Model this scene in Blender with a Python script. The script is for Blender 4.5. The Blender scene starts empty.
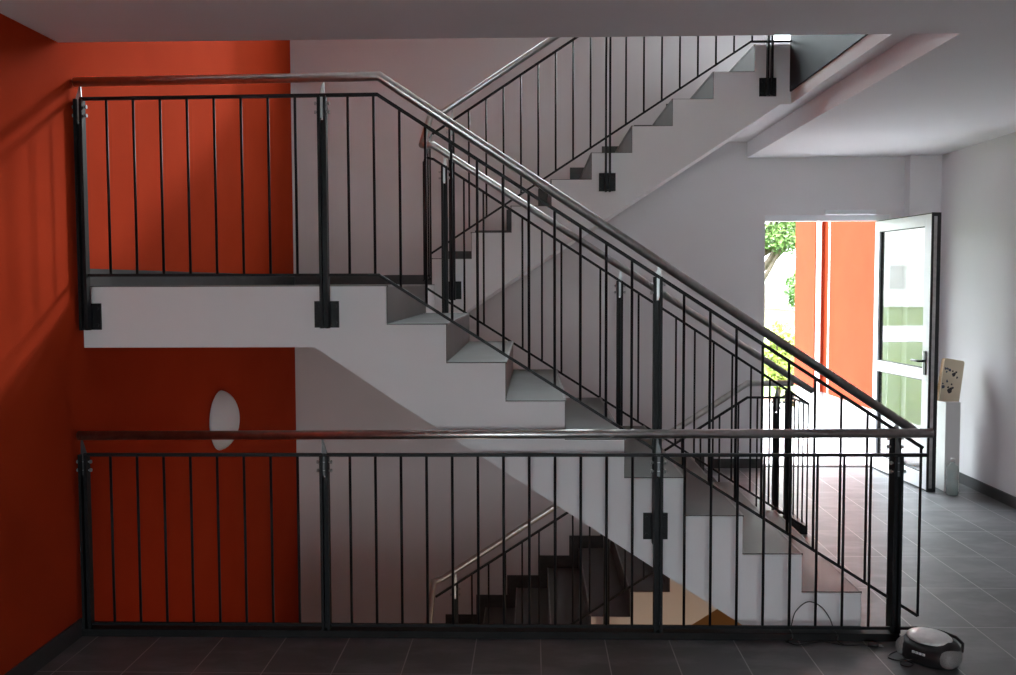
import bpy, bmesh, math, random
from mathutils import Vector, Matrix
random.seed(7)
S = bpy.context.scene
COL = S.collection
PI = math.pi

# ------------------------------------------------------------------ helpers
def V(*a): return Vector(a)

class MB:
    def __init__(s): s.bm = bmesh.new()
    def poly(s, vs, fs, mi=0):
        v = [s.bm.verts.new(p) for p in vs]
        for f in fs:
            try:
                g = s.bm.faces.new([v[i] for i in f]); g.material_index = mi
            except ValueError: pass
    def box(s, x0, x1, y0, y1, z0, z1, mi=0):
        vs = [(x0,y0,z0),(x1,y0,z0),(x1,y1,z0),(x0,y1,z0),(x0,y0,z1),(x1,y0,z1),(x1,y1,z1),(x0,y1,z1)]
        s.poly(vs, [(3,2,1,0),(4,5,6,7),(0,1,5,4),(1,2,6,5),(2,3,7,6),(3,0,4,7)], mi)
        return s
    def prism(s, pts, y0, y1, mi=0, axis='y'):
        """pts: outline (x,z) extruded along y (axis 'y'), (x,y) along z (axis 'z'), (y,z) along x (axis 'x')"""
        n = len(pts)
        def mk(p, t):
            return (p[0], t, p[1]) if axis == 'y' else ((p[0], p[1], t) if axis == 'z' else (t, p[0], p[1]))
        vs = [mk(p, y0) for p in pts] + [mk(p, y1) for p in pts]
        fs = [tuple(range(n)), tuple(range(2*n-1, n-1, -1))]
        fs += [(i, i+n, (i+1) % n + n, (i+1) % n) for i in range(n)]
        s.poly(vs, fs, mi)
        return s
    def bar(s, p, q, w, h, up=(0,0,1)):
        """rectangular bar from p to q, w across, h along the up direction"""
        p, q = Vector(p), Vector(q); d = (q-p).normalized(); u = Vector(up)
        if abs(d.dot(u)) > .99: u = V(0,1,0)
        a = d.cross(u).normalized(); b = a.cross(d).normalized()
        vs = []
        for c in (p, q):
            for i, j in ((-1,-1),(1,-1),(1,1),(-1,1)):
                vs.append(c + a*(i*w/2) + b*(j*h/2))
        s.poly(vs, [(0,1,2,3),(7,6,5,4),(0,4,5,1),(1,5,6,2),(2,6,7,3),(3,7,4,0)])
        return s
    def sweep(s, pts, r, n=12, cap=True, closed_sq=False):
        pts = [Vector(p) for p in pts]; rings = []
        d0 = (pts[1]-pts[0]).normalized()
        ref = V(0,0,1) if abs(d0.z) < .95 else V(0,1,0)
        a = d0.cross(ref).normalized(); b = a.cross(d0).normalized()
        prev = d0
        for k, p in enumerate(pts):
            din = (p-pts[k-1]).normalized() if k else d0
            dout = (pts[k+1]-p).normalized() if k < len(pts)-1 else din
            if k:
                q = prev.rotation_difference(din); a = q @ a; b = q @ b; prev = din
            t = (din+dout).normalized()
            ring = []
            for i in range(n):
                an = 2*PI*i/n + (PI/n if closed_sq else 0)
                rr = r if not callable(r) else r(k/(len(pts)-1))
                o = a*math.cos(an)*rr + b*math.sin(an)*rr
                dd = din.dot(t)
                o = o - din*(o.dot(t)/dd) if dd > .2 else o
                ring.append(s.bm.verts.new(p+o))
            rings.append(ring)
        for k in range(len(rings)-1):
            for i in range(n):
                f = s.bm.faces.new([rings[k][i], rings[k][(i+1) % n], rings[k+1][(i+1) % n], rings[k+1][i]])
                f.smooth = n > 6
        if cap:
            s.bm.faces.new(rings[0][::-1]); s.bm.faces.new(rings[-1])
        return s
    def ell(s, c, rx, ry, rz, seg=24, rings=14, rot=None, p=2.0):
        m = Matrix.Translation(c) @ (rot.to_4x4() if rot else Matrix.Identity(4)) @ Matrix.Diagonal((rx, ry, rz, 1))
        r = bmesh.ops.create_uvsphere(s.bm, u_segments=seg, v_segments=rings, radius=1)
        for v in r['verts']:
            if p != 2.0:
                x, y, z = v.co; L = (abs(x)**p+abs(y)**p+abs(z)**p)**(1/p); v.co = v.co/L
            v.co = m @ v.co
        for f in {f for v in r['verts'] for f in v.link_faces}: f.smooth = True
        return s
    def lathe(s, prof, c, n=24):
        rings = []
        for r, z in prof:
            rings.append([s.bm.verts.new((c[0]+r*math.cos(2*PI*i/n), c[1]+r*math.sin(2*PI*i/n), c[2]+z)) for i in range(n)])
        for k in range(len(rings)-1):
            for i in range(n):
                f = s.bm.faces.new([rings[k][i], rings[k][(i+1) % n], rings[k+1][(i+1) % n], rings[k+1][i]]); f.smooth = True
        s.bm.faces.new(rings[0][::-1]); s.bm.faces.new(rings[-1])
        return s
    def done(s, name, mats, parent=None, bevel=0, fix=True):
        bmesh.ops.recalc_face_normals(s.bm, faces=s.bm.faces)
        me = bpy.data.meshes.new(name); s.bm.to_mesh(me); s.bm.free()
        for m in (mats if isinstance(mats, (list, tuple)) else [mats]): me.materials.append(m)
        o = bpy.data.objects.new(name, me); COL.objects.link(o)
        if parent is not None:
            o.parent = parent
            # world-space meshes under an empty that sits at its thing's base
            o.location = -wloc(parent)
        if bevel:
            b = o.modifiers.new('Bevel', 'BEVEL'); b.width = bevel; b.segments = 2; b.limit_method = 'ANGLE'
        return o

def wloc(o):
    l = Vector(o.location)
    while o.parent: o = o.parent; l = l + Vector(o.location)
    return l

def thing(name, label, cat, loc=(0,0,0), group=None):
    o = bpy.data.objects.new(name, None); COL.objects.link(o); o.location = loc
    o.empty_display_size = .1
    o['label'] = label; o['category'] = cat
    if group: o['group'] = group
    return o
def tag(o, label, cat, group=None, kind=None):
    o['label'] = label; o['category'] = cat
    if group: o['group'] = group
    if kind: o['kind'] = kind
    return o
def struct(o, label=None, cat=None):
    o['kind'] = 'structure'
    if label: o['label'] = label
    if cat: o['category'] = cat
    return o

# ------------------------------------------------------------------ materials
def mat(name, col, rough=.6, metal=0, spec=.5):
    m = bpy.data.materials.new(name); m.use_nodes = True
    b = m.node_tree.nodes['Principled BSDF']
    b.inputs['Base Color'].default_value = (*col, 1); b.inputs['Roughness'].default_value = rough
    b.inputs['Metallic'].default_value = metal; b.inputs['Specular IOR Level'].default_value = spec
    return m
def N(m, t): return m.node_tree.nodes.new(t)
def L(m, a, b): m.node_tree.links.new(a, b)
def noise_mat(name, c1, c2, scale=4, rough=.7, bump=0, bscale=200, metal=0, detail=4, stretch=(1,1,1), r2=None, spec=.5, lo=.35, hi=.65):
    m = mat(name, c1, rough, metal, spec); b = m.node_tree.nodes['Principled BSDF']
    g = N(m, 'ShaderNodeTexCoord'); mp = N(m, 'ShaderNodeMapping'); mp.inputs['Scale'].default_value = stretch
    L(m, g.outputs['Object'], mp.inputs['Vector'])
    n = N(m, 'ShaderNodeTexNoise'); n.inputs['Scale'].default_value = scale; n.inputs['Detail'].default_value = detail
    L(m, mp.outputs[0], n.inputs['Vector'])
    r = N(m, 'ShaderNodeMapRange'); r.inputs['From Min'].default_value = lo; r.inputs['From Max'].default_value = hi
    L(m, n.outputs['Fac'], r.inputs['Value'])
    x = N(m, 'ShaderNodeMix'); x.data_type = 'RGBA'
    x.inputs[6].default_value = (*c1, 1); x.inputs[7].default_value = (*c2, 1)
    L(m, r.outputs[0], x.inputs[0]); L(m, x.outputs[2], b.inputs['Base Color'])
    if r2 is not None:
        q = N(m, 'ShaderNodeMapRange'); q.inputs['To Min'].default_value = rough; q.inputs['To Max'].default_value = r2
        L(m, r.outputs[0], q.inputs['Value']); L(m, q.outputs[0], b.inputs['Roughness'])
    if bump:
        n2 = N(m, 'ShaderNodeTexNoise'); n2.inputs['Scale'].default_value = bscale
        L(m, mp.outputs[0], n2.inputs['Vector'])
        bp = N(m, 'ShaderNodeBump'); bp.inputs['Strength'].default_value = bump; bp.inputs['Distance'].default_value = .002
        L(m, n2.outputs['Fac'], bp.inputs['Height']); L(m, bp.outputs[0], b.inputs['Normal'])
    return m

WHITE = (.74,.715,.735)
M_wall = noise_mat('white_plaster', WHITE, (.76,.735,.755), 2, .85, .35, 160)
M_ceil = noise_mat('ceiling_paint', (.84,.825,.84), (.86,.845,.86), 2, .9, .15, 120)
M_stairside = noise_mat('stair_paint', (.85,.835,.855), (.87,.855,.875), 3, .8, .2, 120)
M_orange = noise_mat('orange_plaster', (.42,.038,.010), (.45,.043,.012), 2.5, .9, .4, 170, spec=.04)
M_low = noise_mat('lower_wall_tan', (.60,.36,.16), (.63,.38,.18), 2, .85)  # even warm tan for the walls of the storey below
M_skirt = noise_mat('skirting_tile', (.030,.029,.031), (.055,.053,.055), 5, .35, stretch=(1,1,3), r2=.5)
M_curb = noise_mat('black_edge_tile', (.009,.009,.010), (.016,.0155,.016), 6, .6, spec=.2)
M_black = noise_mat('black_steel', (.006,.0065,.008), (.011,.0115,.014), 60, .48, metal=.1, spec=.28)
M_steel = noise_mat('brushed_steel', (.50,.49,.48), (.60,.59,.58), 3, .33, metal=1, stretch=(8,8,8))
M_dsteel = noise_mat('dark_steel', (.10,.10,.105), (.15,.15,.155), 10, .4, metal=1)
M_silver = noise_mat('bright_steel', (.45,.46,.47), (.55,.56,.57), 10, .42, metal=1)
M_tread = noise_mat('slate_tread', (.062,.060,.060), (.125,.122,.120), 5, .42, .15, 60, detail=8, r2=.55, stretch=(1,.7,1))
M_edgest = noise_mat('pale_stone_edge', (.16,.155,.15), (.24,.235,.23), 8, .5)
M_dtread = noise_mat('dark_slate_tread', (.065,.061,.059), (.11,.103,.098), 5, .42, .15, 60, detail=8, r2=.6)
M_alu = noise_mat('white_door_frame', (.74,.76,.80), (.78,.80,.83), 2, .4)
M_gasket = mat('black_gasket', (.012,.012,.013), .5)
M_dark = noise_mat('dark_edge_panel', (.012,.014,.019), (.020,.023,.029), 1.5, .55, spec=.2)

def tile_floor():
    m = mat('slate_floor_tiles', (.1,.1,.1), .3); b = m.node_tree.nodes['Principled BSDF']
    g = N(m, 'ShaderNodeTexCoord'); mp = N(m, 'ShaderNodeMapping')
    mp.inputs['Location'].default_value = (-.0325, -4.592, 0)
    L(m, g.outputs['Object'], mp.inputs['Vector'])
    br = N(m, 'ShaderNodeTexBrick'); br.offset = 0; br.squash = 1
    for k, v in (('Scale', 1), ('Mortar Size', .0028), ('Mortar Smooth', .1), ('Bias', 0), ('Brick Width', .3), ('Row Height', .6)):
        br.inputs[k].default_value = v
    br.inputs['Color1'].default_value = (.062,.062,.068,1); br.inputs['Color2'].default_value = (.080,.080,.087,1)
    br.inputs['Mortar'].default_value = (.38,.37,.36,1)
    b.inputs['Specular IOR Level'].default_value = .45; b.inputs['Coat Weight'].default_value = .3; b.inputs['Coat Roughness'].default_value = .38
    L(m, mp.outputs[0], br.inputs['Vector'])
    n = N(m, 'ShaderNodeTexNoise'); n.inputs['Scale'].default_value = 3.2; n.inputs['Detail'].default_value = 9; n.inputs['Roughness'].default_value = .62
    mp2 = N(m, 'ShaderNodeMapping'); mp2.inputs['Scale'].default_value = (1,1.9,1)
    L(m, g.outputs['Object'], mp2.inputs['Vector']); L(m, mp2.outputs[0], n.inputs['Vector'])
    r = N(m, 'ShaderNodeMapRange'); r.inputs['From Min'].default_value = .46; r.inputs['From Max'].default_value = .74
    r.inputs['To Max'].default_value = .8
    L(m, n.outputs['Fac'], r.inputs['Value'])
    x = N(m, 'ShaderNodeMix'); x.data_type = 'RGBA'
    L(m, r.outputs[0], x.inputs[0]); L(m, br.outputs['Color'], x.inputs[6]); x.inputs[7].default_value = (.20,.20,.205,1)
    L(m, x.outputs[2], b.inputs['Base Color'])
    # plaster dust over all the tiles, in patches
    dn = N(m, 'ShaderNodeTexNoise'); dn.inputs['Scale'].default_value = 1.1; dn.inputs['Detail'].default_value = 7; L(m, g.outputs['Object'], dn.inputs['Vector'])
    a3 = N(m, 'ShaderNodeMapRange'); a3.inputs['From Min'].default_value = .35; a3.inputs['From Max'].default_value = .75; a3.inputs['To Max'].default_value = .45; L(m, dn.outputs['Fac'], a3.inputs['Value'])
    x2 = N(m, 'ShaderNodeMix'); x2.data_type = 'RGBA'; L(m, a3.outputs[0], x2.inputs[0]); L(m, x.outputs[2], x2.inputs[6]); x2.inputs[7].default_value = (.26,.265,.275,1)
    L(m, x2.outputs[2], b.inputs['Base Color'])
    q = N(m, 'ShaderNodeMapRange'); q.inputs['To Min'].default_value = .52; q.inputs['To Max'].default_value = .55
    L(m, n.outputs['Fac'], q.inputs['Value']); L(m, q.outputs[0], b.inputs['Roughness'])
    bp = N(m, 'ShaderNodeBump'); bp.inputs['Strength'].default_value = .25; bp.inputs['Distance'].default_value = .004
    mi = N(m, 'ShaderNodeMath'); mi.operation = 'SUBTRACT'
    L(m, n.outputs['Fac'], mi.inputs[0]); L(m, br.outputs['Fac'], mi.inputs[1]); L(m, mi.outputs[0], bp.inputs['Height'])
    L(m, bp.outputs[0], b.inputs['Normal'])
    return m
M_floor = tile_floor()

def glass_mat(name, tint=(.93,.95,.94), ior=1.75):
    m = bpy.data.materials.new(name); m.use_nodes = True; nt = m.node_tree; nt.nodes.clear()
    o = N(m, 'ShaderNodeOutputMaterial'); t = N(m, 'ShaderNodeBsdfTransparent'); t.inputs[0].default_value = (*tint, 1)
    g = N(m, 'ShaderNodeBsdfGlossy'); g.inputs['Roughness'].default_value = .02; g.inputs['Color'].default_value = (1,1,1,1)
    f = N(m, 'ShaderNodeFresnel'); f.inputs['IOR'].default_value = ior
    ge = N(m, 'ShaderNodeNewGeometry'); k = N(m, 'ShaderNodeMath'); k.operation = 'SUBTRACT'; k.inputs[0].default_value = 1
    L(m, ge.outputs['Backfacing'], k.inputs[1]); k2 = N(m, 'ShaderNodeMath'); k2.operation = 'MULTIPLY'      # only the entering face reflects
    L(m, k.outputs[0], k2.inputs[0]); L(m, f.outputs[0], k2.inputs[1])
    x = N(m, 'ShaderNodeMixShader'); L(m, k2.outputs[0], x.inputs[0]); L(m, t.outputs[0], x.inputs[1]); L(m, g.outputs[0], x.inputs[2])
    L(m, x.outputs[0], o.inputs[0]); return m
M_glass = glass_mat('window_glass')

# ------------------------------------------------------------------ dimensions
XL, XR = -2.155, 3.55
YN, YA, YA2, YB, YW = 4.45, 4.53, 6.20, 6.78, 8.585
XS, T, R = 1.563, .2825, .184
XA = XS - 8*T               # -0.685  head of the rising flight
XB0 = -.715                 # foot of the upper flight, foot of the descending one
M1, F1, M0, FM = 9*R, 18*R, -9*R, -18*R
ZC = 2.767
XE = 1.72                   # end of the stair eye
ZT = 6.3                    # ceiling of the upper storey
YF, YFr = -6.0, 4.36        # front wall, edge of the ceiling slab

# ------------------------------------------------------------------ shell
f = MB()
f.prism([(XL,YF),(XR,YF),(XR,YW),(1.54,YW),(1.54,YB),(XE,YB),(XE,YA2),(XS,YA2),(XS,YN),(XL,YN)], -.28, 0, axis='z')
struct(f.done('floor', M_floor))

# left wall
struct(MB().box(XL-.3, XL, YF, YW+.3, FM-.2, ZT+.2).done('wall_left', M_orange))
# right wall
W4 = (6.6, 7.8, 4.7, 5.5)      # y0, y1, z0, z1 of an unseen side window added to brighten the upper storey
rw = MB().box(XR, XR+.3, YF, YW+.3, -.28, W4[2]).box(XR, XR+.3, YF, YW+.3, W4[3], ZT+.2)
rw.box(XR, XR+.3, YF, W4[0], W4[2], W4[3]).box(XR, XR+.3, W4[1], YW+.3, W4[2], W4[3])
struct(rw.done('wall_right', M_wall))
# back wall with the door opening and the two upper windows, pilaster in the corner
DX0, DX1, DZ = 2.058, 3.16, 2.262
def wall_with_holes(mb, x0, x1, z0, z1, y0, y1, holes):
    xs = sorted({x0, x1, *[h[0] for h in holes], *[h[1] for h in holes]})
    zs = sorted({z0, z1, *[h[2] for h in holes], *[h[3] for h in holes]})
    for i in range(len(xs)-1):
        for k in range(len(zs)-1):
            cx, cz = (xs[i]+xs[i+1])/2, (zs[k]+zs[k+1])/2
            if any(h[0] < cx < h[1] and h[2] < cz < h[3] for h in holes): continue
            mb.box(xs[i], xs[i+1], y0, y1, zs[k], zs[k+1])
    bmesh.ops.remove_doubles(mb.bm, verts=mb.bm.verts, dist=1e-5)
    # drop the inner faces between neighbouring cells
    seen = {}
    for fc in list(mb.bm.faces):
        c = fc.calc_center_median(); k = tuple(round(v, 4) for v in c)
        seen.setdefault(k, []).append(fc)
    bmesh.ops.delete(mb.bm, geom=[fc for l in seen.values() if len(l) > 1 for fc in l], context='FACES')
    return mb
W1 = (-.90, 1.85, 3.88, 5.25)
W2 = (2.085, 3.10, 3.76, 4.35)
b = wall_with_holes(MB(), XL, XR, -1.25, ZT+.2, YW, YW+.3, [(DX0, DX1, 0, DZ), W1, W2])
b.box(3.277, XR, YW-.12, YW, 0, ZC)
struct(b.done('wall_back', M_wall))
struct(MB().box(XL, XR, YW, YW+.3, FM-.2, -1.25).done('wall_back.001', M_wall))
# front wall behind the camera, glazed
W3 = (-2.0, 1.5, .25, 2.6)
struct(wall_with_holes(MB(), XL, XR, -.28, ZT+.2, YF-.3, YF, [W3]).done('wall_front', M_wall))
# ceiling slab over the near part + over the hall on the far side of the well, with the beam and its soffit
XSL, XBM, ZSL = 1.796, 1.895, 2.905
c = MB()
c.box(XL, XR, YF, YFr, ZC, F1)
c.box(XBM, XR, YFr, YW, ZC, F1)
c.box(XSL, XBM, YFr, YW, ZSL, F1)
struct(c.done('ceiling', M_ceil))
struct(MB().box(XL-.3, XR+.3, YF-.3, YW+.3, ZT, ZT+.2).done('ceiling.001', M_ceil))
struct(MB().box(XL, XR, 1.3, 1.5, F1, ZT).done('wall_bounce', M_wall))  # unseen wall added upstairs to bounce daylight back over the stairwell
# dark cladding along the edge of the upper floor, beside the well
struct(MB().box(XSL-.012, XSL, YFr, YB-.002, 2.99, 3.45).done('trim_1', M_dark))
# landing slabs
struct(MB().prism([(XL, 1.366), (-1.040, 1.366), (XA, 1.133), (XA, M1), (XL, M1)], YA, YA2).box(XL, XA, YA2, YW, 1.366, M1).done('floor_landing', M_stairside))
struct(MB().box(XL, XA, YA, YB, M1, M1+.004).box(XL, XB0, YB, YW, M1, M1+.004).done('floor_landing_tiles', M_tread))
struct(MB().box(XL, XB0, YA, YW, M0-.29, M0).done('floor_landing.001', M_dtread))
# storey below
struct(MB().box(XL-.3, XR+.3, YA-1.5, YW+.3, FM-.2, FM).done('floor.001', M_dtread))
struct(MB().box(XL, XR, YA-.38, YA-.08, FM, -.28).done('wall_front.001', M_low))
struct(MB().box(XR, XR+.3, YA-.38, YW, FM, -.28).done('wall_right.001', M_low))
struct(MB().box(XB0+.6, XR, YW-.006, YW, FM, -1.0).done('wall_back.002', M_low))

# skirtings
sk = .085
struct(MB().box(XL, XL+.012, YF, YN-.04, 0, sk).done('baseboard_left', M_skirt))
struct(MB().box(XR-.012, XR, YF, YW-.12, 0, sk).done('baseboard_right', M_skirt))
struct(MB().box(1.60, DX0, YW-.012, YW, 0, sk).done('baseboard_back', M_skirt))
struct(MB().box(XL, XL+.012, YA+.01, YW, M1+.004, M1+.004+sk).box(XL, XB0-.08, YW-.012, YW, M1+.004, M1+.004+sk).done('baseboard_landing', M_skirt))
struct(MB().box(DX1+.0, 3.277, YW-.012, YW, 0, sk).done('baseboard_back.001', M_skirt))
def stepped(x0, z0, n, dz, top):
    """stepped skirting along the back wall: one tile per tread"""
    m = MB(); a, h = .085, .115
    for k in range(1, n+1):
        zt = z0 + dz*k*R
        if dz > 0:   # rising towards +x from x0
            xa, xb = x0+(k-1)*T, x0+k*T
            m.box(xa-a, xb-a if k < n else xb, YW-.012, YW, zt, zt+h)
            m.box(xa-a, xa, YW-.012, YW, zt-R, zt)
        else:        # falling towards -x from x0
            xa, xb = x0-k*T, x0-(k-1)*T
            m.box(xa-a if k <= n else xa, xb-a, YW-.012, YW, zt, zt+h)
            m.box(xb-a, xb, YW-.012, YW, zt, zt+R+ (h if k == 1 else 0))
    return m
struct(stepped(XB0, M1, 8, 1, 0).done('baseboard_stairs', M_skirt))
struct(stepped(1.54, 0, 8, -1, 0).done('baseboard_stairs.001', M_skirt))

# curb under the near railing
struct(MB().box(XL, 1.70, 4.40, YN+.015, 0, .036).done('trim_2', M_curb, bevel=.003))

# ------------------------------------------------------------------ stair flights
def flight(name, label, x0, z0, sgn, y0, y1, zl, mt, lower_flat=None, ztop=None, xtop=None, group='stair flights around the stairwell'):
    """x0: x of the lowest riser; sgn: direction of climb along x; zl: level of the slab underside at the foot"""
    root = thing(name, label, 'staircase', (x0, (y0+y1)/2, z0), group)
    prof = [(x0, z0)]
    for k in range(1, 10):
        prof.append((x0+sgn*(k-1)*T, z0+k*R-.0))
        if k < 9: prof.append((x0+sgn*k*T, z0+k*R))
    xe = x0+sgn*8*T
    # underside line: nosing line lowered by .525
    def under(x): return z0 + R + sgn*(x-x0)*(R/T) - .523
    und = []
    if xtop is not None:
        prof.append((xtop, z0+9*R)); und.append((xtop, ztop)); xx = x0+sgn*((ztop-(z0+R)+.523)/(R/T)); und.append((xx, ztop))
    else:
        und.append((xe, under(xe)))
    # foot
    xf = x0 + sgn*((zl-(z0+R)+.523)/(R/T))
    if sgn*(xf-x0) > -.3 : und.append((xf, zl)); und.append((x0, zl)) if sgn*(xf-x0) > 0 else None
    body = MB().prism(prof+und, y0, y1).done('stair_body', M_stairside, root)
    for k in range(1, 9):
        xa, xb = x0+sgn*(k-1)*T, x0+sgn*k*T; zt = z0+k*R
        lo, hi = min(xa-sgn*.004, xb), max(xa-sgn*.004, xb)
        MB().box(lo, hi, y0+.012, y1-.012, zt-.0, zt+.005).done('tread', mt, root)
    for k in range(1, 10):
        xa = x0+sgn*(k-1)*T; zt = z0+k*R
        lo, hi = min(xa, xa-sgn*.003), max(xa, xa-sgn*.003)
        MB().box(lo, hi, y0+.012, y1-.012, zt-R+.006, zt-.001).done('riser', mt, root)
    for k in range(1, 10):      # pale edge strip of each step
        xa = x0+sgn*(k-1)*T; zt = z0+k*R
        lo, hi = min(xa-sgn*.0075, xa+sgn*.004), max(xa-sgn*.0075, xa+sgn*.004)
        MB().box(lo, hi, y0+.012, y1-.012, zt-.004, zt+.0065).done('step_edge', M_edgest, root)
    return root
flight('stair_flight', 'white sided flight with slate treads rising from hall floor to landing by orange wall', XS, 0, -1, YA, YA2, 0, M_tread)
flight('stair_flight', 'upper flight along the back wall climbing from landing to ceiling opening', XB0, M1, 1, YB, YW-.014, 1.366, M_tread, ztop=ZSL, xtop=XSL)
flight('stair_flight', 'dark flight going down along the back wall, seen below the white one', XB0, M0, 1, YB, YW-.014, M0-.29, M_dtread, ztop=-.28, xtop=1.54)

flight('stair_flight', 'lowest dark flight directly beneath the white one, dropping to the storey below', XS, FM, -1, YA, YA2, FM, M_dtread)
# ------------------------------------------------------------------ railings
RB, RH = .0065, .0215
def post(par, x, y, z0, z1, hr=None, plate=None, foot=False, ap=.007, web=True, bm_=None):
    """twin flat-bar post; hr: handrail centre height above; plate: (z0, z1, y_face, side)"""
    m = MB()
    for s in (-1, 1): m.box(x+s*.014-.0065, x+s*.014+.0065, y-.020, y+.020, z0, z1)
    if web: m.box(x-.0075, x+.0075, y+.006, y+.012, z0, z1-.11)
    p = m.done('post', M_black, par)
    if plate:
        a, bz, yf, sd = plate
        q = MB(); q.box(x-.058, x+.058, min(yf, yf-sd*.012), max(yf, yf-sd*.012), a, bz)
        q.box(x-.022, x+.022, min(y+sd*.02, yf-sd*.012), max(y+sd*.02, yf-sd*.012), a+.01, bz-.01)
        q = q.done('mounting_plate', M_black, p, 0)
        for i in (-1, 1):
            for j in (-1, 1):
                cx, cz = x+i*.042, (a+bz)/2+j*.04
                yy = yf-sd*.012
                hexb = MB(); hexb.sweep([(cx, yy, cz), (cx, yy-sd*.007, cz)], .009, 6)
                hexb.done('screw', M_black, p)
    if foot:
        MB().box(x-.035, x+.035, y-.03, y+.03, z0-.008, z0+.0).done('foot_plate', M_black, p)
    if hr is not None:
        MB().prism([(x-.010, z1-.10), (x+.010, z1-.10), (x+.014, z1+.005), (x+ap+.003, hr-RH+.004), (x+ap-.003, hr-RH+.004), (x-.013, z1+.005)], y-.004, y+.004).done('bracket', bm_ or M_silver, p)
        for dz in (.035, .075):
            bl = MB(); bl.sweep([(x-.036, y, z1-dz), (x+.036, y, z1-dz)], .0045, 8)
            for s in (-1, 1): bl.sweep([(x+s*.0275, y, z1-dz), (x+s*.036, y, z1-dz)], .0085, 10)
            bl.done('bolt', M_silver, p)
    return p
def balusters(par, xs, y, ztop, zbot, r=RB):
    for x in xs:
        MB().sweep([(x, y, zbot(x)), (x, y, ztop(x))], r, 10).done('baluster', M_black, par)
def grid(a, b_, n): return [a+(b_-a)*i/n for i in range(1, n)]
def lerpline(pts):
    def g(x):
        for (xa, za), (xb, zb) in zip(pts, pts[1:]):
            if x <= xb or (xb, zb) == pts[-1]:
                return za+(zb-za)*(x-xa)/(xb-xa)
    return g
def rails(par, y, hr, tb, bb, yhr=None, tbw=.016):
    if hr: MB().sweep([(p[0], (p[2] if len(p) > 2 else (yhr or y)), p[1]) for p in hr], RH, 20).done('handrail', M_steel, par)
    MB().sweep([(p[0], y, p[1]) for p in tb], .011, 4, closed_sq=True).done('top_rail', M_black, par)
    MB().sweep([(p[0], y, p[1]) for p in bb], .0095, 4, closed_sq=True).done('bottom_rail', M_black, par)

PX = [-2.122, -.980, .582, 1.684]     # posts shared by the two railings nearest the camera
# 1 guard rail on the floor edge
yn = 4.425
t = thing('guard_railing', 'level black guard railing with steel handrail along the near floor edge', 'railing', (0, yn, 0))
rails(t, yn, [(-2.144, .957), (1.838, .972)], [(-2.12, .866), (1.815, .870)], [(-2.12, .056), (1.79, .056)])
for x in PX: post(t, x, yn, .036, .868, .957+.004*(x+2.1), ap=-.008, bm_=M_dsteel)
zt_, zb_ = (lambda x: .867), (lambda x: .056)
balusters(t, grid(PX[0], PX[1], 9)+grid(PX[1], PX[2], 13)+grid(PX[2], PX[3], 9), yn, zt_, zb_)

# 2 outer railing of the rising flight and its landing
yo = 4.482
t = thing('stair_railing', 'outer railing of the white flight, from orange wall over landing down to floor', 'railing', (0, yo, 0))
HR = [(-2.144, 2.614), (-.712, 2.628), (1.775, .975)]
TB = [(-2.12, 2.536), (-.722, 2.545), (1.82, .893)]
BB = [(-2.12, 1.712), (-.722, 1.709), (1.81, .095)]
rails(t, yo, HR, TB, BB)
ft, fb = lerpline(TB), lerpline(BB)
fh = lerpline(HR)
balusters(t, grid(PX[0], PX[1], 9)+grid(PX[1], PX[2], 13)+grid(PX[2], PX[3], 9)+[1.812], yo, ft, fb)
for x, z0, pl in ((PX[0]-.002, 1.452, (1.452, 1.578, YA, 1)), (PX[1], 1.459, (1.460, 1.586, YA, 1)), (PX[2], .436, (.446, .572, YA, 1)), (PX[3]+.008, .008, None)):
    post(t, x, yo, z0, ft(x)-.002, fh(x), pl, foot=(pl is None))

# 3 inner railing of the rising flight
yi = 6.262
t = thing('stair_railing', 'inner railing on the far side of the white flight, ending at hall floor', 'railing', (0, yi, 0))
HR = [(-.715, 2.565), (-.646, 2.565), (1.825, .957)]
TB = [(-.70, 2.485), (-.646, 2.475), (1.80, .873)]
BB = [(-.70, 1.640), (-.60, 1.575), (1.785, .060)]
rails(t, yi, HR, TB, BB)
ft, fb, fh = lerpline(TB), lerpline(BB), lerpline(HR)
PI_ = [-.575, .566, 1.668]
balusters(t, grid(PI_[0], PI_[1], 9)+grid(PI_[1], PI_[2], 9), yi, ft, fb)
post(t, PI_[0], yi, 1.20, ft(PI_[0]), fh(PI_[0]), (1.21, 1.335, YA2, -1))
post(t, PI_[1], yi, .48, ft(PI_[1]), fh(PI_[1]), (.49, .615, YA2, -1))
post(t, PI_[2], yi, .008, ft(PI_[2]), fh(PI_[2]), None, True)

# 4 inner railing of the upper flight, with the link across the stair eye
yb = 6.718
t = thing('stair_railing', 'railing of the upper flight along its open side, rising to the ceiling', 'railing', (0, yb, 0))
def ub(c): return lambda x: c+.6513*x
hb, tb4, bb4 = ub(3.262), ub(3.162), ub(2.342)
HR = [(-.72, 2.565, yi), (-.705, 2.85, yb), (-.62, 2.86, yb), (1.60, hb(1.60), yb), (1.78, hb(1.60), yb)]
rails(t, yb, HR, [(-.70, tb4(-.70)), (1.545, tb4(1.545)), (1.78, tb4(1.545))], [(-.715, bb4(-.715)), (1.50, bb4(1.50)), (1.78, bb4(1.50))])
PB = [-.565, .522, 1.632]
fb = lambda x: bb4(min(x, 1.50)); ft = lambda x: tb4(min(x, 1.545)); fh = lambda x: hb(min(x, 1.6))
balusters(t, grid(PB[0], PB[1], 9)+grid(PB[1], PB[2], 9), yb, ft, fb)
post(t, PB[0], yb, 1.55, ft(PB[0]), fh(PB[0]), (1.556, 1.682, YB, 1), web=False)
post(t, PB[1], yb, 2.30, ft(PB[1]), fh(PB[1]), (2.31, 2.436, YB, 1), web=False)
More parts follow.
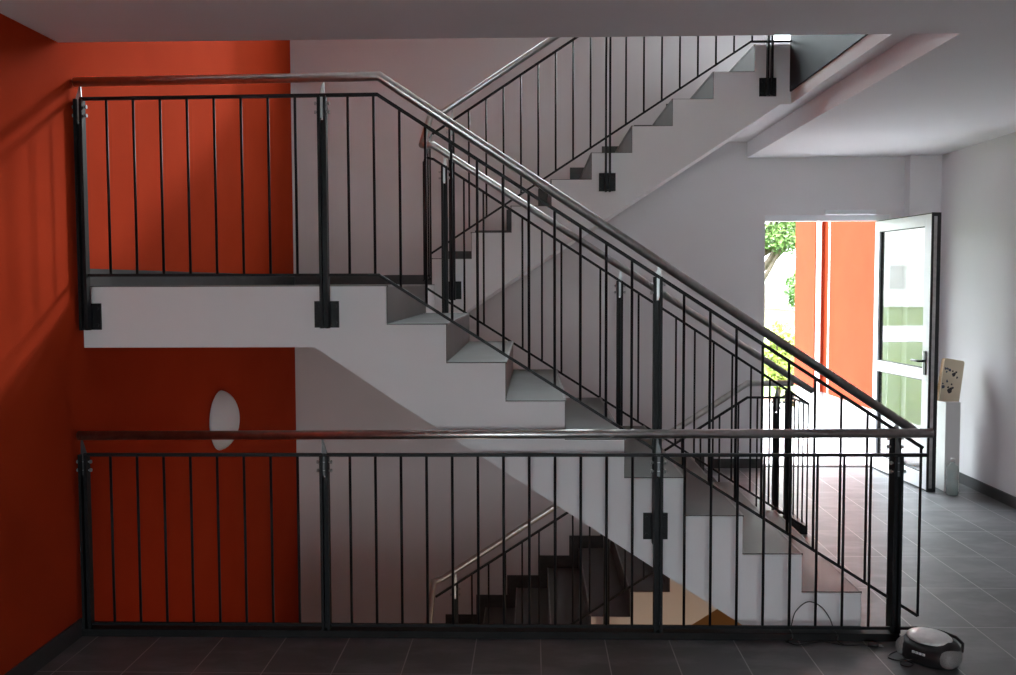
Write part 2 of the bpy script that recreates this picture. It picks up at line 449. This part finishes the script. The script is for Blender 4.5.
post(t, PB[2], yb, 2.95, ft(PB[2]), fh(PB[2]), (2.958, 3.084, YB, 1), web=False)
MB().sweep([(-.705, yi, 2.46), (-.705, yb, tb4(-.705))], .008, 4, closed_sq=True).done('top_rail', M_black, t)
MB().sweep([(-.715, yi, 1.69), (-.715, yb, 1.72)], .008, 4, closed_sq=True).done('bottom_rail', M_black, t)
for k in range(4):
    yy = yi+(yb-yi)*(k+.0)/3.4
    MB().sweep([(-.710, yy, 1.69), (-.710, yy, 2.46+.25*k/3.4)], RB, 10).done('baluster', M_black, t)

# 5 inner railing of the descending flight, level part over the hall floor
t = thing('stair_railing', 'railing of the dark descending flight, level at hall floor then dropping away', 'railing', (1.7, yb, 0))
def ud(c): return lambda x: c+.6513*(x-1.503)
hd, td, bd = ud(.962), ud(.862), ud(.028)
HR = [(-.715, -.70, yi), (-.715, -.462, yb), (-.65, -.440, yb), (1.503, .962, yb), (1.82, .962, yb)]
rails(t, yb, HR, [(-.70, td(-.70)), (1.503, .862), (1.80, .862)], [(-.70, bd(-.70)), (1.503, .045), (1.80, .045)])
PD = [-.56, .52, 1.705]
ft = lambda x: td(min(x, 1.503)); fb = lambda x: max(min(bd(x), .045), -2); fh = lambda x: hd(min(x, 1.503))
balusters(t, grid(PD[0], PD[1], 9)+grid(PD[1], PD[2], 9), yb, ft, fb)
post(t, PD[0], yb, -1.78, ft(PD[0]), fh(PD[0]), (-1.77, -1.645, YB, 1))
post(t, PD[1], yb, -1.00, ft(PD[1]), fh(PD[1]), (-.99, -.865, YB, 1))
post(t, PD[2], yb, -.25, ft(PD[2]), fh(PD[2]), None)
MB().sweep([(-.71, yi, -.78), (-.71, yb, td(-.70))], .008, 4, closed_sq=True).done('top_rail', M_black, t)

# 6 short guard across the end of the stair eye
t = thing('guard_railing', 'short black guard closing the end of the gap between the two flights', 'railing', (1.80, 6.5, 0))
MB().sweep([(1.80, yi+.01, .873), (1.80, yb-.01, .862)], .009, 4, closed_sq=True).done('top_rail', M_black, t)
MB().box(1.765, 1.815, yi+.04, yb+.02, 0, .060).done('base_rail', M_black, t)
for k in range(4):
    yy = yi+.012+(yb-yi-.02)*k/4+.0
    MB().sweep([(1.80, yy, .05), (1.80, yy, .87)], RB*.9, 8).done('baluster', M_black, t)

# ------------------------------------------------------------------ wall lamp
lx = thing('wall_lamp', 'oval white wall lamp on the orange wall beneath the landing', 'lamp', (XL, 6.47, .735))
M_opal = mat('opal_glass', (.80,.82,.86), .35)
M_opal.node_tree.nodes['Principled BSDF'].inputs['Subsurface Weight'].default_value = .2
lp = MB(); lp.ell((XL, 6.47, .735), .125, .225, .205, 32, 20)
for v in list(lp.bm.verts):
    if v.co.x < XL+.012: v.co.x = XL+.012
lp.done('lamp_shade', M_opal, lx)
MB().prism([(6.47+.20*math.cos(a*PI/16), .735+.185*math.sin(a*PI/16)) for a in range(32)], XL, XL+.014, axis='x').done('back_plate', M_alu, lx)

# ------------------------------------------------------------------ entrance door, window frames
fr = MB()
fr.box(DX0, DX1, YW+.04, YW+.12, DZ-.05, DZ)
fr.box(DX0, DX0+.012, YW+.04, YW+.12, 0, DZ-.05); fr.box(DX1-.05, DX1, YW+.03, YW+.12, 0, DZ-.05)
struct(fr.done('door_frame', M_alu))
struct(MB().box(DX0, DX1, YW+.02, YW+.10, -.02, .012).done('door_threshold', M_gasket))
dl = struct(thing('door_1', 'open white framed glass entrance door standing against the hall wall', 'door', (3.065, YW+.02, 0)))
xa, xb = 3.10, 3.165      # leaf thickness range at the hinge, leaf swung inwards
dm = MB()
def leafbox(mb, s0, s1, z0, z1, a=-.030, b=.030):
    """box in the leaf: s along the leaf from the hinge, a..b across it"""
    mb.box(s0, s1, a, b, z0, z1)
LW, LZ = 1.0, 2.20
leafbox(dm, 0, .085, .015, LZ); leafbox(dm, LW-.105, LW, .015, LZ)
leafbox(dm, .085, LW-.105, .015, .135); leafbox(dm, .085, LW-.105, LZ-.09, LZ); leafbox(dm, .085, LW-.105, .885, .975)
def place_leaf(o):
    o.location = (0,0,0)
    o.rotation_euler = (0,0,0)
    return o
ang = math.atan2(-(YW+.01-7.52), 3.155-3.065)
dl.rotation_euler = (0, 0, ang)
def leafpart(mb, name, m, par=None, bevel=0):
    bmesh.ops.recalc_face_normals(mb.bm, faces=mb.bm.faces)
    me = bpy.data.meshes.new(name); mb.bm.to_mesh(me); mb.bm.free(); me.materials.append(m)
    o = bpy.data.objects.new(name, me); COL.objects.link(o); o.parent = par or dl
    if bevel:
        b_ = o.modifiers.new('Bevel', 'BEVEL'); b_.width = bevel; b_.segments = 2
    return o
lf = leafpart(dm, 'leaf_frame', M_alu, bevel=.003)
g = MB(); g.box(.075, LW-.095, -.006, .006, .965, LZ-.08); leafpart(g, 'glass_pane', M_glass)
g = MB(); g.box(.075, LW-.095, -.006, .006, .125, .895); leafpart(g, 'glass_pane', M_glass)
g = MB()                                                   # black seals round the panes and on the closing edge
for z0, z1 in ((.135, .885), (.975, LZ-.09)):
    g.box(.085, .095, -.014, .014, z0, z1); g.box(LW-.115, LW-.105, -.014, .014, z0, z1)
    g.box(.095, LW-.115, -.014, .014, z0, z0+.008); g.box(.095, LW-.115, -.014, .014, z1-.008, z1)
leafpart(g, 'glazing_seal', M_gasket)
g = MB(); g.box(LW, LW+.006, -.030, .030, .0, LZ+.01); g.box(LW-.02, LW, .030, .048, .0, LZ+.01); g.box(0, LW, .030, .036, .0, .03)
g.box(0, LW, -.030, .030, LZ, LZ+.008); g.box(0, LW, -.030, .030, .006, .015)
leafpart(g, 'edge_seal', M_gasket)
g = MB(); g.box(LW+.006, LW+.010, -.012, .012, .03, LZ-.02); leafpart(g, 'lock_strip', M_steel)
h = MB(); h.box(LW-.065, LW-.035, -.040, -.030, .93, 1.12); h.sweep([(LW-.05, -.035, 1.04), (LW-.05, -.085, 1.04), (LW-.17, -.085, 1.04)], .010, 10)
leafpart(h, 'door_handle', M_gasket)
# door closer above the opening
dc = tag(MB().box(2.58, 3.02, YW-.045, YW-.002, DZ+.0, DZ+.04).done('door_closer', M_alu, bevel=.004), 'flat white door closer rail above the open entrance', 'door closer')
def window(n, W, y, nx, label=None):
    r = struct(thing('window_%d' % n, label or 'window', 'window', (W[0], y, W[2])))
    for k in ('label', 'category'): del r[k]
    m = MB(); x0, x1, z0, z1 = W; w = .05
    m.box(x0, x0+w, y-.03, y+.03, z0, z1); m.box(x1-w, x1, y-.03, y+.03, z0, z1)
    m.box(x0+w, x1-w, y-.03, y+.03, z0, z0+w); m.box(x0+w, x1-w, y-.03, y+.03, z1-w, z1)
    for i in range(1, nx):
        xx = x0+(x1-x0)*i/nx; m.box(xx-.025, xx+.025, y-.03, y+.03, z0+w, z1-w)
    m.done('window_frame', M_alu, r)
    MB().box(x0+w, x1-w, y-.004, y+.004, z0+w, z1-w).done('glass_pane', M_glass, r)
window(1, W1, YW+.2, 1); window(2, W2, YW+.2, 2); window(3, W3, YF-.15, 3)
r4 = struct(thing('window_4', 'x', 'window', (XR+.15, 6.6, W4[2])))
for k in ('label', 'category'): del r4[k]
m4 = MB(); w_ = .05
m4.box(XR+.12, XR+.18, W4[0], W4[1], W4[2], W4[2]+w_).box(XR+.12, XR+.18, W4[0], W4[1], W4[3]-w_, W4[3])
for yy in (W4[0], (W4[0]+W4[1])/2-.025, W4[1]-w_): m4.box(XR+.12, XR+.18, yy, yy+w_, W4[2]+w_, W4[3]-w_)
m4.done('window_frame', M_alu, r4)
MB().box(XR+.146, XR+.154, W4[0]+w_, W4[1]-w_, W4[2]+w_, W4[3]-w_).done('glass_pane', M_glass, r4)

# ------------------------------------------------------------------ white box, canvas, bottle
M_box = noise_mat('white_laminate', (.74,.73,.72), (.77,.76,.75), 2, .45)
bx = MB().box(3.268, 3.385, 7.62, 7.90, .0, .715)
o = tag(bx.done('white_cabinet', M_box, bevel=.003), 'narrow white box standing upright by the wall behind the open door', 'box')
cv = thing('picture_board', 'cream board with dark prints leaning on top of the narrow white box', 'picture', (3.33, 7.75, .715))
cm = noise_mat('cream_canvas', (.62,.52,.38), (.68,.58,.44), 6, .8)
M_pb = mat('print_blue', (.05,.06,.10), .7); M_pk = mat('print_black', (.03,.025,.03), .7); M_edge = noise_mat('board_edge', (.30,.17,.08), (.38,.22,.11), 20, .8, stretch=(1,1,6))
lean = Matrix.Translation((3.228, 7.66, .7225)) @ Matrix.Rotation(math.radians(9), 4, 'Y') @ Matrix.Rotation(math.radians(-5), 4, 'X') @ Matrix.Rotation(math.radians(8), 4, 'Z')
def rounded(w, h, r, n=5):
    p = []
    for cx, cz, a0 in ((w-r, r, -90), (w-r, h-r, 0), (r, h-r, 90), (r, r, 180)):
        for i in range(n+1):
            a = math.radians(a0+90*i/n); p.append((cx+r*math.cos(a), cz+r*math.sin(a)))
    return p
c1 = MB().prism(rounded(.172, .345, .02), 0, .006); c1.bm.transform(lean); c1.done('board_face', cm, cv)
c1 = MB().prism(rounded(.172, .345, .02), .006, .045); c1.bm.transform(lean); c1.done('board_edge', M_edge, cv)
def blob(cx, cz, r, squash=1, n=12):
    return [(cx+r*(1+.25*math.sin(3*a*2*PI/n+cx*60))*math.cos(a*2*PI/n), cz+r*squash*(1+.25*math.cos(2*a*2*PI/n+cz*50))*math.sin(a*2*PI/n)) for a in range(n)]
def prints(spots, sq, m):
    for cx, cz, r in spots:
        pr = MB().prism(blob(cx, cz, r, sq), -.0015, 0); pr.bm.transform(lean); pr.done('print', m, cv)
prints(((.018,.262,.009),(.036,.264,.008),(.056,.256,.010),(.030,.238,.007),(.018,.115,.013),(.012,.14,.006),(.045,.165,.008)), 1.3, M_pb)
prints(((.095,.225,.015),(.112,.246,.008),(.082,.250,.007),(.080,.095,.020),(.100,.118,.009),(.062,.118,.008),(.088,.145,.007),(.125,.205,.007)), 1.2, M_pk)
M_pet = mat('milky_plastic', (.72,.82,.80), .25); M_pet.node_tree.nodes['Principled BSDF'].inputs['Transmission Weight'].default_value = .45
bt = thing('plastic_bottle', 'milky plastic bottle on the floor in front of the white box', 'bottle', (3.287, 7.52, 0))
MB().lathe([(.038,.0),(.043,.008),(.044,.10),(.041,.11),(.044,.12),(.044,.195),(.038,.222),(.019,.242),(.016,.262)], (3.287,7.52,.0), 28).done('bottle_body', M_pet, bt)
MB().lathe([(.018,.258),(.018,.285),(.016,.287)], (3.287,7.52,.0), 20).done('cap', M_box, bt)

# ------------------------------------------------------------------ radio on the floor
M_bb = noise_mat('black_plastic', (.012,.011,.012), (.02,.018,.02), 40, .3)
M_lid = noise_mat('silver_lid', (.70,.70,.71), (.82,.82,.82), 25, .3, metal=.1, stretch=(1,1,1))
M_gr = noise_mat('grey_speaker_cloth', (.20,.19,.19), (.28,.27,.27), 250, .7)
rc = (1.745, 4.17, 0)
rr = Matrix.Translation(rc) @ Matrix.Rotation(math.radians(-52), 4, 'Z') @ Matrix.Diagonal((.86,.9,1.12,1))
rd = thing('cd_radio', 'black oval portable CD radio with silver lid on the floor by the railing end', 'radio', rc)
def rpart(mb, name, m, par=rd):
    mb.bm.transform(rr); return mb.done(name, m, par)
bdy = MB()
prof = [(.88,.0),(.98,.018),(1.0,.045),(.97,.070),(.86,.086),(.60,.094)]
rings = []
for s_, z in prof:
    rings.append([bdy.bm.verts.new((.148*s_*math.copysign(abs(math.cos(a))**.8, math.cos(a)), .105*s_*math.copysign(abs(math.sin(a))**.8, math.sin(a)), z+.004-.022*max(0,-math.sin(a))*(z/.094))) for a in [2*PI*i/40 for i in range(40)]])
for k in range(len(rings)-1):
    for i in range(40):
        fc = bdy.bm.faces.new([rings[k][i], rings[k][(i+1) % 40], rings[k+1][(i+1) % 40], rings[k+1][i]]); fc.smooth = True
bdy.bm.faces.new(rings[0][::-1]); bdy.bm.faces.new(rings[-1])
rpart(bdy, 'radio_body', M_bb)
lid = MB().lathe([(.001,.0),(.078,.0),(.080,.005),(.074,.011),(.04,.015),(.001,.016)], (0,0,0), 36)
lid.bm.transform(Matrix.Translation((-.015, .012, .089)) @ Matrix.Rotation(math.radians(6), 4, 'X') @ Matrix.Diagonal((1.45,1.02,1,1))); rpart(lid, 'disc_lid', M_lid)
for s_ in (-1, 1):
    sp = MB(); sp.ell((s_*.118, -.018, .044), .038, .072, .036, 24, 14, p=2.6); rpart(sp, 'speaker_grille', M_gr)
hd_ = MB(); hd_.sweep([(-.135,.055,.06),(-.128,.075,.085),(-.08,.098,.096),(0,.108,.098),(.08,.098,.096),(.128,.075,.085),(.135,.055,.06)], .007, 10); rpart(hd_, 'carry_handle', M_bb)
for i in range(4):
    k_ = MB(); k_.box(-.035+i*.018, -.022+i*.018, -.108, -.098, .048, .056); rpart(k_, 'button', M_lid)

def spline(pts, n=8):
    P = [Vector(p) for p in pts]; P = [P[0]*2-P[1]]+P+[P[-1]*2-P[-2]]; out = []
    for i in range(1, len(P)-2):
        for j in range(n):
            t_ = j/n; a, b_, c_, d_ = P[i-1], P[i], P[i+1], P[i+2]
            out.append(.5*((2*b_)+(c_-a)*t_+(2*a-5*b_+4*c_-d_)*t_*t_+(3*b_-a-3*c_+d_)*t_**3))
    out.append(P[-2]); return out
cz = .004
cd = thing('power_cable', 'thin black power cable with plug lying on tiles and looping through the railing', 'cable', (1.45, 4.35, 0))
MB().sweep(spline([(1.17,4.385,cz),(1.205,4.345,cz),(1.27,4.36,cz),(1.34,4.385,cz),(1.42,4.345,cz),(1.50,4.345,cz),(1.535,4.335,.008)]), .003, 8).done('cord', M_bb, cd)
MB().sweep(spline([(1.425,4.348,cz),(1.41,4.385,cz+.002),(1.412,4.396,.03),(1.405,4.43,.043),(1.392,4.455,.09),(1.35,4.462,.145),(1.29,4.462,.165),(1.235,4.46,.12),(1.215,4.455,.06),(1.205,4.45,.042),(1.20,4.395,.042),(1.20,4.385,.02),(1.17,4.372,cz)]), .0026, 8).done('cord', M_bb, cd)
pg = MB(); pg.sweep([(1.53,4.338,.012),(1.56,4.328,.012),(1.575,4.323,.012)], lambda u: .013-.004*u, 10); pg.done('plug', M_bb, cd)
pg = MB()
for s_ in (-1, 1): pg.sweep([(1.572,4.323+s_*.009,.012),(1.592,4.316+s_*.009,.012)], .0024, 8)
pg.done('plug_pins', M_silver, cd)
tag(MB().sweep(spline([(1.655,4.235,.03),(1.60,4.24,.006),(1.575,4.20,cz),(1.60,4.17,cz),(1.64,4.165,cz),(1.655,4.13,cz),(1.625,4.10,cz),(1.60,4.12,cz),(1.615,4.15,.011),(1.66,4.14,.02)]), .0028, 8).done('radio_cable', M_bb), 'looped black lead lying on the tiles beside the radio', 'cable')

# ------------------------------------------------------------------ outdoors
M_terr = noise_mat('pale_paving', (.56,.56,.57), (.64,.64,.64), 3, .8)
M_grass = noise_mat('lawn', (.045,.085,.006), (.075,.115,.010), 1.3, .9, detail=8)
M_path = noise_mat('asphalt_path', (.36,.36,.37), (.42,.42,.43), 4, .9)
M_oute = noise_mat('orange_render', (.25,.031,.011), (.27,.034,.012), 3, .95, .5, 90, spec=.08)
M_plinth = noise_mat('grey_plinth', (.42,.41,.41), (.48,.47,.46), 5, .85)
M_bwh = noise_mat('white_facade', (.80,.80,.80), (.84,.84,.83), .3, .8)
M_roof = noise_mat('grey_roof', (.25,.28,.32), (.30,.33,.37), 3, .7)
struct(MB().box(-60, 90, 8.885, 160, -.34, -.14).box(-60, 90, -60, YF-.3, -.34, -.14).done('ground_lawn', M_grass))
struct(MB().box(1.0, 3.6, 8.885, 14.2, -.3, -.06).done('ground_paving', M_terr))
struct(MB().box(-25, 25, YF-18, YF-.3, -.3, -.08).done('ground_paving.001', M_terr))
struct(MB().prism([(-30, 26.5),(45, 29.5),(45, 40),(-30, 36)], -.15, -.12, axis='z').done('ground_path', M_path))
# orange wing beside the entrance
wg = thing('building_wing', 'bright orange rendered building wing with pale plinth outside the open door', 'building', (3.5, 8.9, -.06))
MB().prism([(3.50, 8.89),(3.44, 11.45),(3.34, 11.45),(3.34, 12.3),(6.5, 12.3),(6.5, 8.89)], .36, 4.4, axis='z').done('orange_wall', M_oute, wg)
MB().prism([(3.525, 8.89),(3.465, 11.47),(3.365, 11.47),(3.365, 12.28),(6.5, 12.28),(6.5, 8.89)], -.14, .36, axis='z').done('plinth', M_plinth, wg)
MB().prism([(3.441, 11.22),(3.440, 11.26),(3.47,11.26),(3.47,11.22)], .36, 4.4, axis='z').done('plaster_bead', M_bwh, wg)
dp = tag(MB().sweep([(3.375, 11.41, -.12), (3.375, 11.41, 4.3)], .030, 16).done('downpipe', M_bwh), 'white rainwater downpipe in the corner of the orange wing', 'downpipe')
# far white house
hs = thing('white_house', 'pale house with low grey annex far across the lawn', 'building', (15, 62, -.1))
MB().box(-45, 45, 66, 74, -.2, 9).done('house_wall', M_bwh, hs)
for i in range(16):
    wx = -42+i*5.4
    MB().box(wx, wx+1.3, 65.95, 66, 1.2, 2.9).done('house_window', M_plinth, hs)
MB().box(16.6, 22, 60, 66, -.2, 1.5).done('annex', M_roof, hs)

M_leaf = noise_mat('tree_leaf', (.07,.15,.028), (.15,.25,.06), .8, .6)
M_leaf2 = noise_mat('shrub_leaf', (.05,.12,.02), (.10,.20,.04), 2, .6)
M_leaf3 = noise_mat('yellow_green_leaf', (.22,.32,.04), (.34,.44,.07), 2, .6)
M_bark = noise_mat('bark', (.07,.055,.04), (.13,.10,.08), 12, .9, .5, 40)
def leaves(mb, c, rad, n, s):
    for _ in range(n):
        while True:
            p = V(random.uniform(-1,1), random.uniform(-1,1), random.uniform(-1,1))
            if .15 < p.length < 1: break
        p = Vector((c[0]+p.x*rad[0], c[1]+p.y*rad[1], c[2]+p.z*rad[2]))
        a = V(random.gauss(0,1), random.gauss(0,1), random.gauss(0,1)).normalized()
        b_ = a.orthogonal().normalized(); k = s*random.uniform(.6, 1.3)
        mb.poly([p-a*k, p-a*k*.2+b_*k*.42, p+a*k, p-a*k*.2-b_*k*.42], [(0,1,2,3)])
def tree(name, label, x, y, h, clumps, n, s, m, trunk=.16, group=None, cat='tree'):
    r = thing(name, label, cat, (x, y, -.15), group)
    tk = MB(); tk.sweep(spline([(x,y,-.2),(x+.08,y,h*.3),(x-.05,y+.1,h*.6),(x,y,h*.9)]), lambda u: trunk*(1-.7*u), 12)
    for cx, cy, cz_, rx, rz in clumps:
        z0 = max(.1*h, cz_-rx*.9)
        tk.sweep(spline([(x,y,min(z0*.7, h*.6)),((x+cx)/2,(y+cy)/2,z0*.9+.1),(cx,cy,cz_)]), lambda u: trunk*.42*(1-.75*u), 8)
    tk.done('trunk', M_bark, r)
    lv = MB()
    for cx, cy, cz_, rx, rz in clumps: leaves(lv, (cx, cy, cz_), (rx, rx, rz), n, s)
    lv.done('foliage', m, r)
    return r
tree('leafy_tree', 'tall leafy tree with spreading branches seen through the doorway', 4.85, 21, 5.2,
     [(5.6,21,3.9,1.0,.8),(6.2,21.3,3.3,.8,.5),(4.6,21.4,4.6,1.3,.9),(5.4,20.6,2.6,.55,.35),(6.6,21,4.4,1.0,.8),(3.9,21,3.4,1.0,.8),(5.7,20.8,5.2,1.4,.8),(7.2,21.4,3.75,.7,.5),(5.5,20.6,3.1,.7,.5),(6.0,21,3.0,.45,.25),(5.3,20.5,3.6,.6,.5)], 1300, .055, M_leaf, .17)
def bush(label, x, y, z, rx, rz, n, s, m, name='garden_shrub'):
    r = thing(name, label, 'shrub', (x, y, -.15))
    st = MB()
    for i in range(6):
        a = i*1.05; st.sweep([(x,y,-.15),(x+rx*.5*math.cos(a),y+rx*.5*math.sin(a),z+rz*.4)], .012, 6)
    st.done('stems', M_bark, r)
    lv = MB(); leaves(lv, (x,y,z), (rx,rx,rz), n, s); lv.done('foliage', m, r)
bush('rounded dark green shrub beneath the tree beyond the path', 12.6, 44.5, 1.25, 1.0, 1.15, 1500, .14, M_leaf2)
bush('small light shrub at the lawn edge by the pale house', 14.6, 46, .55, .9, .6, 700, .12, M_leaf)
bush('yellow green garden bush just outside the doorway beside the paving', 3.78, 14.75, .55, .30, .55, 1500, .05, M_leaf3)
rk = noise_mat('garden_stone', (.22,.15,.11), (.34,.25,.19), 9, .9, .6, 30)
for i, (x, y, r_) in enumerate(((3.45, 14.0, .12), (3.82, 14.05, .14), (4.22, 14.1, .12))):
    q = MB(); q.ell((x, y, -.14+r_*.55), r_*1.15, r_*.9, r_*.7, 12, 8)
    for v in q.bm.verts: v.co += V(random.uniform(-1,1), random.uniform(-1,1), random.uniform(-1,1))*.015
    tag(q.done('garden_stone', rk), 'brown garden stone at the foot of the yellow green bush', 'stone', 'stones at the foot of the bush')

# ------------------------------------------------------------------ light
w = bpy.data.worlds.new('World'); S.world = w; w.use_nodes = True
nt = w.node_tree     # overcast sky: three times brighter overhead than at the horizon
bg = nt.nodes['Background']; bg.inputs[0].default_value = (.87,.945,1,1); bg.inputs[1].default_value = 8.0
tc = nt.nodes.new('ShaderNodeTexCoord'); sp_ = nt.nodes.new('ShaderNodeSeparateXYZ'); nt.links.new(tc.outputs['Generated'], sp_.inputs[0])
mr = nt.nodes.new('ShaderNodeMapRange'); mr.inputs['To Min'].default_value = 3.0; mr.inputs['To Max'].default_value = 8.6
nt.links.new(sp_.outputs['Z'], mr.inputs['Value']); nt.links.new(mr.outputs[0], bg.inputs[1])
w.cycles.sampling_method = 'AUTOMATIC'
def portal(W, y, rz):
    l = bpy.data.lights.new('portal', 'AREA'); l.shape = 'RECTANGLE'; l.size = W[1]-W[0]; l.size_y = W[3]-W[2]
    l.cycles.is_portal = True
    o = bpy.data.objects.new('daylight_portal', l); COL.objects.link(o)
    o.location = ((W[0]+W[1])/2, y, (W[2]+W[3])/2); o.rotation_euler = (rz, 0, 0); return o
portal(W1, YW+.27, -PI/2); portal(W2, YW+.27, -PI/2); portal((DX0, DX1, 0, DZ), YW+.27, -PI/2)
portal(W3, YF-.25, PI/2)
p4 = portal((0, W4[1]-W4[0], W4[2], W4[3]), 0, 0); p4.location = (XR+.27, (W4[0]+W4[1])/2, (W4[2]+W4[3])/2); p4.rotation_euler = (PI/2, 0, PI/2)
def lamp(name, typ, loc, e, col, size=.1):
    l = bpy.data.lights.new(name, typ); l.energy = e; l.color = col
    if typ == 'POINT': l.shadow_soft_size = size
    o = bpy.data.objects.new(name, l); COL.objects.link(o); o.location = loc; return o
lamp('unseen_basement_light', 'POINT', (1.15, 5.7, -1.6), 4.5, (1, .77, .54), .12)

lamp('unseen_basement_light', 'POINT', (-.5, 5.3, -1.0), 1.6, (1, .90, .80), .15)  # added fill light, no fitting here, lifts the lower walls
sl = bpy.data.lights.new('hazy_sun', 'SUN'); sl.energy = .68; sl.angle = math.radians(5); sl.color = (1, .97, .93)
so = bpy.data.objects.new('hazy_sun', sl); COL.objects.link(so)
so.rotation_euler = V(.75, 1, .587).to_track_quat('Z', 'Y').to_euler()
# ------------------------------------------------------------------ camera
cam = bpy.data.cameras.new('camera'); co = bpy.data.objects.new('camera', cam); COL.objects.link(co)
cam.sensor_width = 36; cam.sensor_fit = 'HORIZONTAL'; cam.lens = 956.57/1016*36; cam.clip_start = .05; cam.clip_end = 500
yaw, pitch, roll = -.0262, -.0568, -.0033
fwd = V(math.sin(yaw)*math.cos(pitch), math.cos(yaw)*math.cos(pitch), math.sin(pitch))
rgt = V(math.cos(yaw), -math.sin(yaw), 0); up = rgt.cross(fwd)
r2 = rgt*math.cos(roll) + up*math.sin(roll); u2 = -rgt*math.sin(roll) + up*math.cos(roll)
mt = Matrix((r2, u2, -fwd)).transposed().to_4x4(); mt.translation = (0, 0, 1.6685)
co.matrix_world = mt
S.camera = co
vs = S.view_settings; vs.view_transform = 'Standard'; vs.look = 'None'; vs.gamma = 1; vs.use_curve_mapping = False
vs.exposure = 1.75
S.cycles.use_denoising = True
S.cycles.max_bounces = 12; S.cycles.diffuse_bounces = 8; S.cycles.glossy_bounces = 4; S.cycles.transparent_max_bounces = 12
S.cycles.sample_clamp_indirect = 8; S.cycles.caustics_reflective = False; S.cycles.caustics_refractive = False
